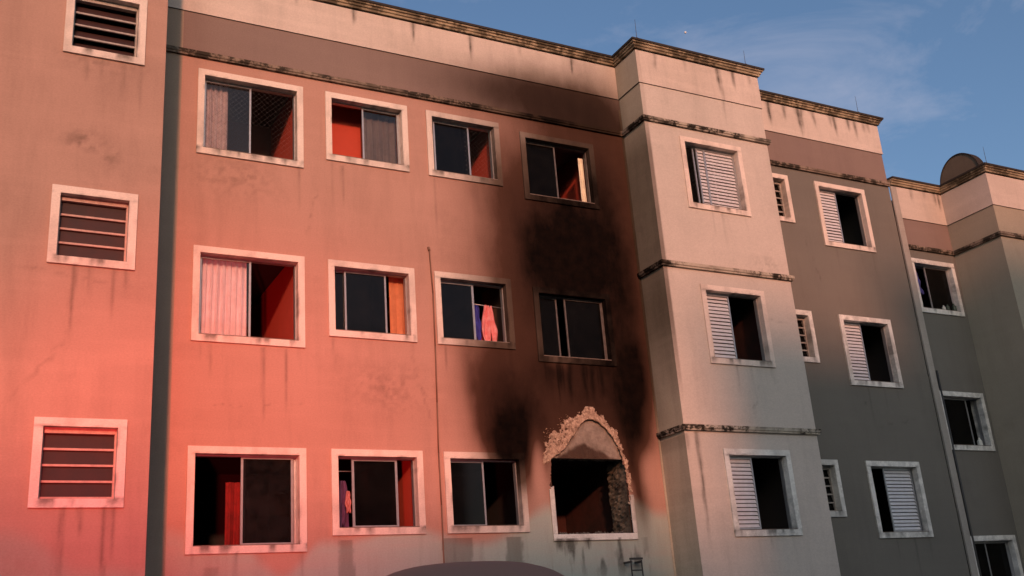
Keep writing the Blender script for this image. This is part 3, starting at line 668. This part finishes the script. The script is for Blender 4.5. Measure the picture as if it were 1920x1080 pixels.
# masonry behind the fallen plaster, with the square opening in it
mc = bpy.data.materials.new('bare_masonry'); mc.use_nodes = True; nt = mc.node_tree; b = nt.nodes['Principled BSDF']; b.inputs['Roughness'].default_value = .95
gp = nt.nodes.new('ShaderNodeNewGeometry').outputs['Position']; at = nt.nodes.new('ShaderNodeAttribute'); at.attribute_name = 'char'
c = mixc(nt, ramp(nt, noise(nt, gp, 7, 6, .7), .35, .7), (.30,.245,.20), (.15,.12,.095))
c = mixc(nt, at.outputs['Fac'], c, mixc(nt, noise(nt, gp, 9, 4), (.085,.045,.028), (.03,.018,.012)))
nt.links.new(c, b.inputs['Base Color']); bm = nt.nodes.new('ShaderNodeBump'); bm.inputs['Strength'].default_value = .8; bm.inputs['Distance'].default_value = .02
nt.links.new(noise(nt, gp, 24, 6, .7), bm.inputs['Height']); nt.links.new(bm.outputs[0], b.inputs['Normal'])
o = panel('bare_masonry', mc, B1, 6.95, 8.66, 3.1, 5.35, .045, holes=[(x0,x1,z0,z1)], step=.02)
me = o.data; n = len(me.vertices); co = np.empty(n*3); me.vertices.foreach_get('co', co); co = co.reshape(-1,3)
xx, zz = co[:,0], co[:,2]; edge = 4.66-.50*np.abs(xx-7.80)**1.15 + (fbm(xx*8, zz*8, 51)-.5)*.10
ch = 1-smooth(-.03, .03, zz-edge)
co[:,1] += (fbm(xx*7, zz*7, 61)-.5)*.03; me.vertices.foreach_set('co', co.ravel())
a_ = me.attributes.new('char', 'FLOAT', 'POINT'); a_.data.foreach_set('value', ch.astype(np.float32))
# reveal of the burnt opening, ragged
v = MB(); rd = random.Random(5)
def ragged(p0, p1, nz_, inward, seed, K=4):
    rr = random.Random(seed); prev = None
    for i in range(nz_+1):
        t = i/nz_; px = p0[0]+(p1[0]-p0[0])*t; pz = p0[1]+(p1[1]-p0[1])*t
        row = [(px+inward[0]*rr.uniform(-.004,.020)*(min(k,4)/3+.2), .04+.05*k, pz+inward[1]*rr.uniform(-.004,.018)*(k/3+.2)) for k in range(K)]
        if prev:
            for k in range(K-1): v.quad(prev[k], prev[k+1], row[k+1], row[k])
        prev = row
ragged((x0,z0),(x0,z1),34,(1,0),1); ragged((x1,z1),(x1,z0),40,(-1,0),2,11); ragged((x0,z1),(x1,z1),36,(0,-1),3); ragged((x1,z0),(x0,z0),36,(0,1),4)
v.build('scorched_reveal', painted('scorched_reveal', (.15,.13,.095), .95, 0, 1., 5.0, (.006,.005,.004)), B1)
room(B1, x0, x1, z0, z1, .0, ('char','char_red','char_red','char','char'), depth=2.2, side=.12, head=.14, below=.9)
# crumbled edge of the plaster along the arch
rd = random.Random(12); v = MB()
up = [p for p in ARCH if p[1] > 4.35]
mc2 = bpy.data.materials.new('torn_plaster'); mc2.use_nodes = True; nt = mc2.node_tree; b = nt.nodes['Principled BSDF']; b.inputs['Roughness'].default_value = .95
gp = nt.nodes.new('ShaderNodeNewGeometry').outputs['Position']
c = mixc(nt, ramp(nt, noise(nt, gp, 13, 6, .75), .38, .62), (.46,.32,.23), (.17,.105,.07))
c = mixc(nt, ramp(nt, noise(nt, gp, 30, 5, .7), .52, .66), c, (.62,.47,.34)); nt.links.new(c, b.inputs['Base Color'])
def band_cut(gx, gz):
    nx = gx + (fbm(gx*13, gz*13, 81)-.5)*.16 + (vnoise(gx*70, gz*70, 82)-.5)*.035
    nz2 = gz + (fbm(gx*13+5, gz*13, 83)-.5)*.16 + (vnoise(gx*70+3, gz*70, 84)-.5)*.035
    hole = (gx < 7.5) & (gz > 4.5) & (vnoise(gx*38, gz*38, 85) > .80)
    return ~inpoly(nx, nz2, ARCH2) | ~arch_cut(gx, gz) & hole | (inpoly(gx+(fbm(gx*18, gz*18, 87)-.5)*.05, gz+.030, ARCH) & (gz < 5.04))
o = panel('torn_plaster', mc2, B1, 6.98, 8.62, 3.9, 5.28, -.004, step=.009, cut=band_cut)
me = o.data; n = len(me.vertices); co = np.empty(n*3); me.vertices.foreach_get('co', co); co = co.reshape(-1,3)
co[:,1] += -.004-(fbm(co[:,0]*30, co[:,2]*30, 91))*.018+.008; me.vertices.foreach_set('co', co.ravel()); me.update()
sm = o.modifiers.new('s', 'SOLIDIFY'); sm.thickness = .02; sm.offset = -1
for i in range(len(up)-1):
    (a, b_), (c_, d) = up[i], up[i+1]; L = math.hypot(c_-a, d-b_); nn = int(L/.02)
    for k in range(nn):
        t = rd.random(); px, pz = a+(c_-a)*t, b_+(d-b_)*t; nx_, nz2 = -(d-b_)/L, (c_-a)/L; off = rd.uniform(-.03, .02)
        v.chunk((px+nx_*off, rd.uniform(-.005,.035), pz+nz2*off), rd.choice((.004,.006,.008,.011)), rd)
for k in range(46):      # isolated pock marks left of the arch
    px = rd.uniform(7.02, 7.52); pz = 4.55+(px-7.05)*.72+rd.uniform(0.02,.28)
    v.chunk((px, -.002, pz), rd.uniform(.004,.010), rd)
o = v.build('crumbled_plaster_edge', M['rubble'], B1); o['kind'] = 'stuff'
# what is left of its surround
def trimbit(X0, X1, Z0, Z1):
    o_ = panel('window_surround', M['trim2'], B1, X0, X1, Z0, Z1, -.026, step=.015, kind='trim',
          cut=lambda gx, gz: (fbm(gx*14, gz*9, 71) < .38*np.exp(-((gz-Z1)/.10)**2)*((Z1-Z0)>.3)))
    sm = o_.modifiers.new('s', 'SOLIDIFY'); sm.thickness = .024; sm.offset = -1
trimbit(7.060, 7.135, 3.262, 3.98); trimbit(8.50, 8.57, 3.262, 3.85); trimbit(7.060, 8.57, 3.165, 3.262)
v = MB()
for k in range(110): v.chunk((rd.uniform(7.18,8.48), rd.uniform(-.0,.14), 3.262+rd.uniform(0,.02)), rd.uniform(.008,.032), rd)
tag(v.build('rubble', painted('sooty_rubble', (.15,.13,.105), .95, 0, .9, 20, (.01,.009,.008))), 'grey chunks of fallen plaster strewn along the sill of the burnt opening', 'rubble', kind='stuff')
# bent steel bracket below
v = MB(); 
v.box(8.26,8.49,-.20,-.17,2.845,2.875); v.box(8.26,8.29,-.20,0,2.80,2.83); v.box(8.46,8.49,-.17,0,2.80,2.83); v.box(8.27,8.285,-.19,-.17,2.2,2.84); v.box(8.465,8.48,-.19,-.17,2.2,2.84); v.box(8.28,8.47,-.19,-.175,2.68,2.70)
v.build('wall_bracket', M['steel'], B1, bevel=.003)

# conduit on the main wall
v = MB(); pts = [(5.262,-.02,7.66),(5.275,-.02,7.60),(5.30,-.02,6.9),(5.292,-.02,6.06),(5.275,-.02,5.2),(5.258,-.02,4.45),(5.262,-.02,3.7),(5.25,-.02,2.0),(5.25,-.02,.2)]
for a, b_ in zip(pts, pts[1:]): v.tube(a, b_, .011 if a[2] < 7.62 else .02)
v.build('cable_conduit', M['conduit'], B1, True)
# lightning rods
for B, x, y, z, h in ((B1, XJ+.03, YT-.05, TOPZ+.2, .42),(B1, 11.75, YT-.05, TOPZ+.2, .33),(B1, 15.35, -.05, TOPZ+.2, .42),(B2, 17.5, YQ-.03, 10.48, .42)):
    v = MB(); v.tube((x,y,z),(x+.01,y,z+h),.006,.003,6); v.box(x-.02,x+.02,y-.02,y+.02,z-.01,z+.03); v.build('lightning_rod', M['steel'], B)

# ------------------------------------------------------------------ things in the windows
curtain(q11[0]+.03, q11[0]+.40, q11[2]-.1, q11[3]+.02, .235, cloth('grey_pink_cloth', (.62,.50,.48), (.35,.27,.26)), 'dusty pink curtain drawn to the left in the top left window of the main wall', 5, .03, seed=3)
curtain(q12[0]+.02, q12[0]+.70, q12[2]-.1, q12[3]+.02, .225, cloth('white_pink_cloth', (.92,.80,.80), (.78,.62,.63)), 'pale pink curtain filling the left half of the middle row window by the left block', 8, .028, seed=5)
curtain(q21[0]+.60, q21[1]+.04, q21[2]-.1, q21[3]+.03, .28, cloth('grey_cloth', (.20,.165,.14), (.12,.10,.085)), 'grey brown curtain behind the right pane of the second top row window', 5, .022, seed=7)
curtain(q22[1]-.22, q22[1]+.03, q22[2]-.1, q22[3]+.02, .24, cloth('orange_cloth', (.52,.20,.09), (.36,.13,.06)), 'plain orange curtain at the right edge of the second middle row window', 2, .010, seed=9)
curtain(q41[1]-.13, q41[1]-.03, q41[2]+.02, q41[3]-.12, .16, cloth('cream_cloth', (.75,.66,.48), (.5,.42,.3)), 'narrow cream curtain strip at the right of the sooty top window', 2, .012, seed=11)
curtain(q13[0]+.50, q13[0]+.95, q13[2]-.1, q13[3]-.30, .42, cloth('deep_red_cloth', (.20,.010,.009), (.06,.004,.003)), 'deep red cloth behind the right pane of the bottom window beside the painted shadow strip', 4, .03, seed=13)
# laundry in the third middle row window
v = MB(); v.tube((q32[0]+.58,.20,q32[3]-.30),(q32[1]+.05,.20,q32[3]-.33),.008); tag(v.build('clothes_rail', M['alu'], None, True), 'thin white rail carrying laundry in the third middle row window', 'clothes rail')
garment(q32[1]-.22, q32[3]-.31, .20, .26, .86, cloth('pink_cloth', (.62,.15,.15), (.75,.42,.40)), 'patterned pink garment hanging on the thin white rail', 4, .6)
garment(q32[1]-.43, q32[3]-.30, .26, .17, .62, cloth('blue_cloth', (.035,.04,.30), (.02,.02,.12)), 'dark blue garment hanging beside the pink one on the thin rail', 2, .2)
garment(q32[1]-.33, q32[3]-.60, .30, .15, .60, cloth('red_cloth', (.45,.03,.03), (.2,.01,.01)), 'red cloth hanging low behind the pink garment', 8, .3)
v = MB(); v.tube((q23[0]-.05,.22,q23[3]-.17),(q23[0]+.30,.22,q23[3]-.17),.006); tag(v.build('clothes_rail', M['alu'], None, True), 'short thin rail in the left gap of the second bottom row window', 'clothes rail')
garment(q23[0]+.14, q23[3]-.30, .24, .16, .80, cloth('violet_cloth', (.10,.045,.12), (.03,.015,.04)), 'dark violet garment hanging in the left gap of the second bottom row window', 1, .3)
garment(q23[0]+.21, q23[3]-.45, .20, .07, .30, cloth('pale_pink_cloth', (.55,.25,.24), (.3,.1,.1)), 'small pale pink cloth hanging beside the dark violet garment', 3, .2)
garment(qs1[0]+.22, qs1[3]-.02, .24, .36, .55, cloth('navy_cloth', (.05,.06,.26), (.03,.03,.10)), 'navy blue cloth hanging in the top window of the lower building', 5, .1)
# dark speaker-like box behind the stair window bars
bx = empty('dark_box', (.02, YL+.24, 9.20)); tag(bx, 'dark box with a small pale knob behind the bars of the top stair window', 'box')
bx.rotation_euler = (0, math.radians(5), 0)
v = MB(); v.box(0,.48,-.06,.06,0,.17); v.build('casing', painted('black_plastic', (.03,.03,.03), .5), bx, bevel=.01)
v = MB(); v.tube((.10,-.06,.09),(.10,-.075,.09),.018,k=12); v.build('knob', painted('beige_plastic', (.6,.45,.3), .4), bx)
# bottles and pots on the sills of the lower building
def bottle(x, y, z, h, r, mat, label):
    v = MB(); k = 12; prof = [(0,0),(r,0),(r,h*.6),(r*.45,h*.78),(r*.4,h),(0,h)]
    for i in range(len(prof)-1):
        for j in range(k):
            t0, t1 = 2*math.pi*j/k, 2*math.pi*(j+1)/k; (a, za), (b_, zb2) = prof[i], prof[i+1]
            v.quad((x+a*math.cos(t0),y+a*math.sin(t0),z+za),(x+a*math.cos(t1),y+a*math.sin(t1),z+za),(x+b_*math.cos(t1),y+b_*math.sin(t1),z+zb2),(x+b_*math.cos(t0),y+b_*math.sin(t0),z+zb2))
    tag(v.build('bottle', mat, None, True), label, 'bottle')
wh = painted('white_plastic', (.6,.6,.55), .4); gn = painted('green_plastic', (.03,.05,.03), .4)
bottle(qs1[0]+.66, .02, qs1[2]+.013, .10, .035, wh, 'small white bottle on the sill of the top window of the lower building')
bottle(qs1[0]+.78, .02, qs1[2]+.013, .13, .04, gn, 'dark green bottle right of the white one on the same top sill')
bottle(qs1[0]+.95, .00, qs1[2]+.013, .16, .045, gn, 'tallest dark bottle at the right end of the top sill of the lower building')
bottle(qs2[0]+.86, .03, qs2[2]+.013, .16, .05, wh, 'pale bottle on the right of the middle window sill of the lower building')

# ------------------------------------------------------------------ van whose roof shows at the bottom edge
def car_lathe(sections, mat, name, parent):
    v = []; f = []; K = len(sections[0])
    for s in sections: v += s
    for i in range(len(sections)-1):
        for k in range(K-1): f.append((i*K+k, i*K+k+1, (i+1)*K+k+1, (i+1)*K+k))
    f.append(tuple(range(K))[::-1]); f.append(tuple((len(sections)-1)*K+k for k in range(K)))
    me = bpy.data.meshes.new(name); me.from_pydata(v, [], f); me.materials.append(mat); me.polygons.foreach_set('use_smooth', [True]*len(f)); o = link(name, me, parent); sb = o.modifiers.new('s', 'SUBSURF'); sb.levels = sb.render_levels = 2; return o
def make_van(loc, rz, label, paint, H_=1.95, hw=.90):
    van = tag(empty('parked_van', loc, rz), label, 'van')
    def sec(y, zt, zb_, w, crown=1.):
        pts = []
        for k in range(25):
            t = math.pi*k/24; cx = math.cos(t); sx = math.sin(t)
            px = -w*math.copysign(abs(cx)**.50, cx); pz = zb_+(zt-zb_)*(abs(sx)**.80)
            tum = 1-.20*crown*max(0, (pz-.95)/(1.0)); pts.append((px*tum, y, pz))
        return pts
    prof = [(-2.2,.80,.35,.72,0),(-2.15,.98,.28,.82,.2),(-1.6,1.10,.25,.88,.3),(-1.25,1.18,.25,hw,.5),(-.75,1.70,.25,hw,1),(-.45,H_-.06,.25,hw,1),(.2,H_,.25,hw,1),(1.2,H_-.01,.25,hw,1),(1.75,H_-.08,.25,hw,1),(2.0,1.55,.28,.88,1),(2.15,1.05,.3,.85,.5),(2.2,.80,.36,.80,0)]
    car_lathe([sec(*p) for p in prof], paint, 'body', van)
    rail_m = painted('pale_rail', (.45,.38,.33), .5)
    gl = painted('van_glass', (.015,.015,.017), .08)
    v = MB(); v.quad((-.68,-1.20,1.20),(.68,-1.20,1.20),(.58,-.62,1.74),(-.58,-.62,1.74)); v.build('windscreen', gl, van)
    v = MB(); v.quad((.62,2.055,1.20),(-.62,2.055,1.20),(-.56,1.93,1.66),(.56,1.93,1.66)); v.build('rear_window', gl, van)
    for s in (-1,1):
        v = MB(); v.quad((s*.875,-.8,1.15),(s*.875,1.6,1.15),(s*.80,1.6,1.62),(s*.80,-.45,1.62)); v.build('side_window', gl, van)
        v = MB(); v.tube((s*.6,-2.22,.72),(s*.6,-2.1,.72),.10,k=14); v.build('headlight', wh, van)
        v = MB(); v.box(s*.84-.05,s*.84+.05,-1.15,-1.03,1.10,1.25); v.build('wing_mirror', M['steel'], van, bevel=.02)
        v = MB(); v.box(s*.55-.035,s*.55+.035,-2.30,-2.20,.42,.50); v.build('bumper_light', rail_m, van)
        for y in (-1.4, 1.35):
            v = MB(); v.tube((s*.68,y,.32),(s*.90,y,.32),.32,k=24); w_ = v.build('wheel', painted('rubber', (.02,.02,.02), .9), van)
            v = MB(); v.tube((s*.90,y,.32),(s*.915,y,.32),.19,k=18); v.build('rim', M['alu'], w_)
    return van
vp = newmat('brown_van_paint', (.26,.145,.105), .7); vp.node_tree.nodes['Principled BSDF'].inputs['Specular IOR Level'].default_value = .2
make_van((1.22,-9.2,0), math.radians(-12), 'dark brown parked van whose rounded roof peeks over the bottom edge below the burnt building', vp, 2.075)

# unseen red beacon added to redden the left part of the facade
bc = tag(empty('added_beacon', (-2.4,-12.4,0)), 'added unseen red beacon on a tripod left of the photographer', 'beacon')
v = MB(); v.tube((0,0,.5),(0,0,1.9),.02); v.build('pole', M['steel'], bc)
for k in range(3):
    t = k*2.094; v = MB(); v.tube((0,0,.7),(.45*math.cos(t),.45*math.sin(t),0),.014); v.build('leg', M['steel'], bc)
em = newmat('lit_red_lens', (.5,.02,.01), .3); em.node_tree.nodes['Principled BSDF'].inputs['Emission Color'].default_value = (1,.03,.02,1); em.node_tree.nodes['Principled BSDF'].inputs['Emission Strength'].default_value = 8
v = MB(); v.tube((0,0,1.9),(0,0,2.06),.09,.075,16); v.build('lens', em, bc, True)
def spot(loc, to, power, size, col, rad=.25):
    ld = bpy.data.lights.new('added_beacon_spot', 'SPOT'); ld.energy = power; ld.spot_size = math.radians(size); ld.spot_blend = 1.0; ld.color = col; ld.shadow_soft_size = rad
    lo = bpy.data.objects.new('added_beacon_spot', ld); C.objects.link(lo); lo.location = loc; aim(lo, Vector(to)-Vector(loc)); return lo
spot((-2.33,-12.2,2.05), (2.0,0,4.2), 3700, 36, (1,.05,.05))

# ------------------------------------------------------------------ unseen blocks added behind the camera to shade the lower right
def block(x0, x1, y0, y1, h, label, mat):
    e = tag(empty('added_shade_block', ((x0+x1)/2, y1, 0)), label, 'building'); e_inv = Vector((-(x0+x1)/2, -y1, 0))
    def pt_(mb, nm, mt, par=None):
        mb.v = [tuple(Vector(q)+e_inv) for q in mb.v]; return mb.build(nm, mt, par or e)
    v = MB(); v.box(x0,x1,y0,y1,0,h); pt_(v, 'wall', mat)
    v = MB(); v.box(x0-.15,x1+.15,y0-.15,y1+.15,h+.003,h+.2); pt_(v, 'roof', M['cap'])
    k = x0+1.5
    while k < x1-2.5:
        z = 1.2
        while z < h-1.8:
            v = MB(); v.box(k,k+1.4,y1-.01,y1+.04,z,z+1.2); pt_(v, 'window', M['glass_dark']); z += 2.8
        k += 3.6
    return e
TE = math.tan(math.radians(SUN_EL))/ca; TA = math.tan(math.radians(SUN_AZ))
DD = 42.
block(-34., 9.3-DD*TA-.4, -DD-12, -DD, 3.15+DD*TE, 'long beige block added for shade behind the photographer', M['bay'])
block(9.9-DD*TA+.3, 15.0-DD*TA, -DD-12, -DD, 6.4+DD*TE, 'taller grey block added for shade behind the photographer', M['grey'])

block(15.15-DD*TA, 26., -DD-12, -DD, 8.1+DD*TE, 'tallest grey block added for shade behind the photographer, right of the other two', M['grey2'])
# the moon, a tiny pale disc high above the roofs
def ray(u, v_): return (F_ + R_*((u-960)/1971.4) + U_*((540-v_)/1971.4)).normalized()
mo = Vector(cam.matrix_world.translation) + ray(1285,61)*4000
bpy_me = bpy.data.meshes.new('moon'); v = MB(); rr = 4.2
for i in range(8):
    for j in range(12):
        def P(a, b_): th, ph = math.pi*a/8, 2*math.pi*b_/12; return (rr*math.sin(th)*math.cos(ph), rr*math.sin(th)*math.sin(ph), rr*math.cos(th))
        v.quad(P(i,j), P(i+1,j), P(i+1,j+1), P(i,j+1))
o = v.build('moon', painted('moon_dust', (.75,.74,.72), .95), None, True); o.location = mo
tag(o, 'tiny pale moon dot in the clear blue sky above the beige bay', 'moon')
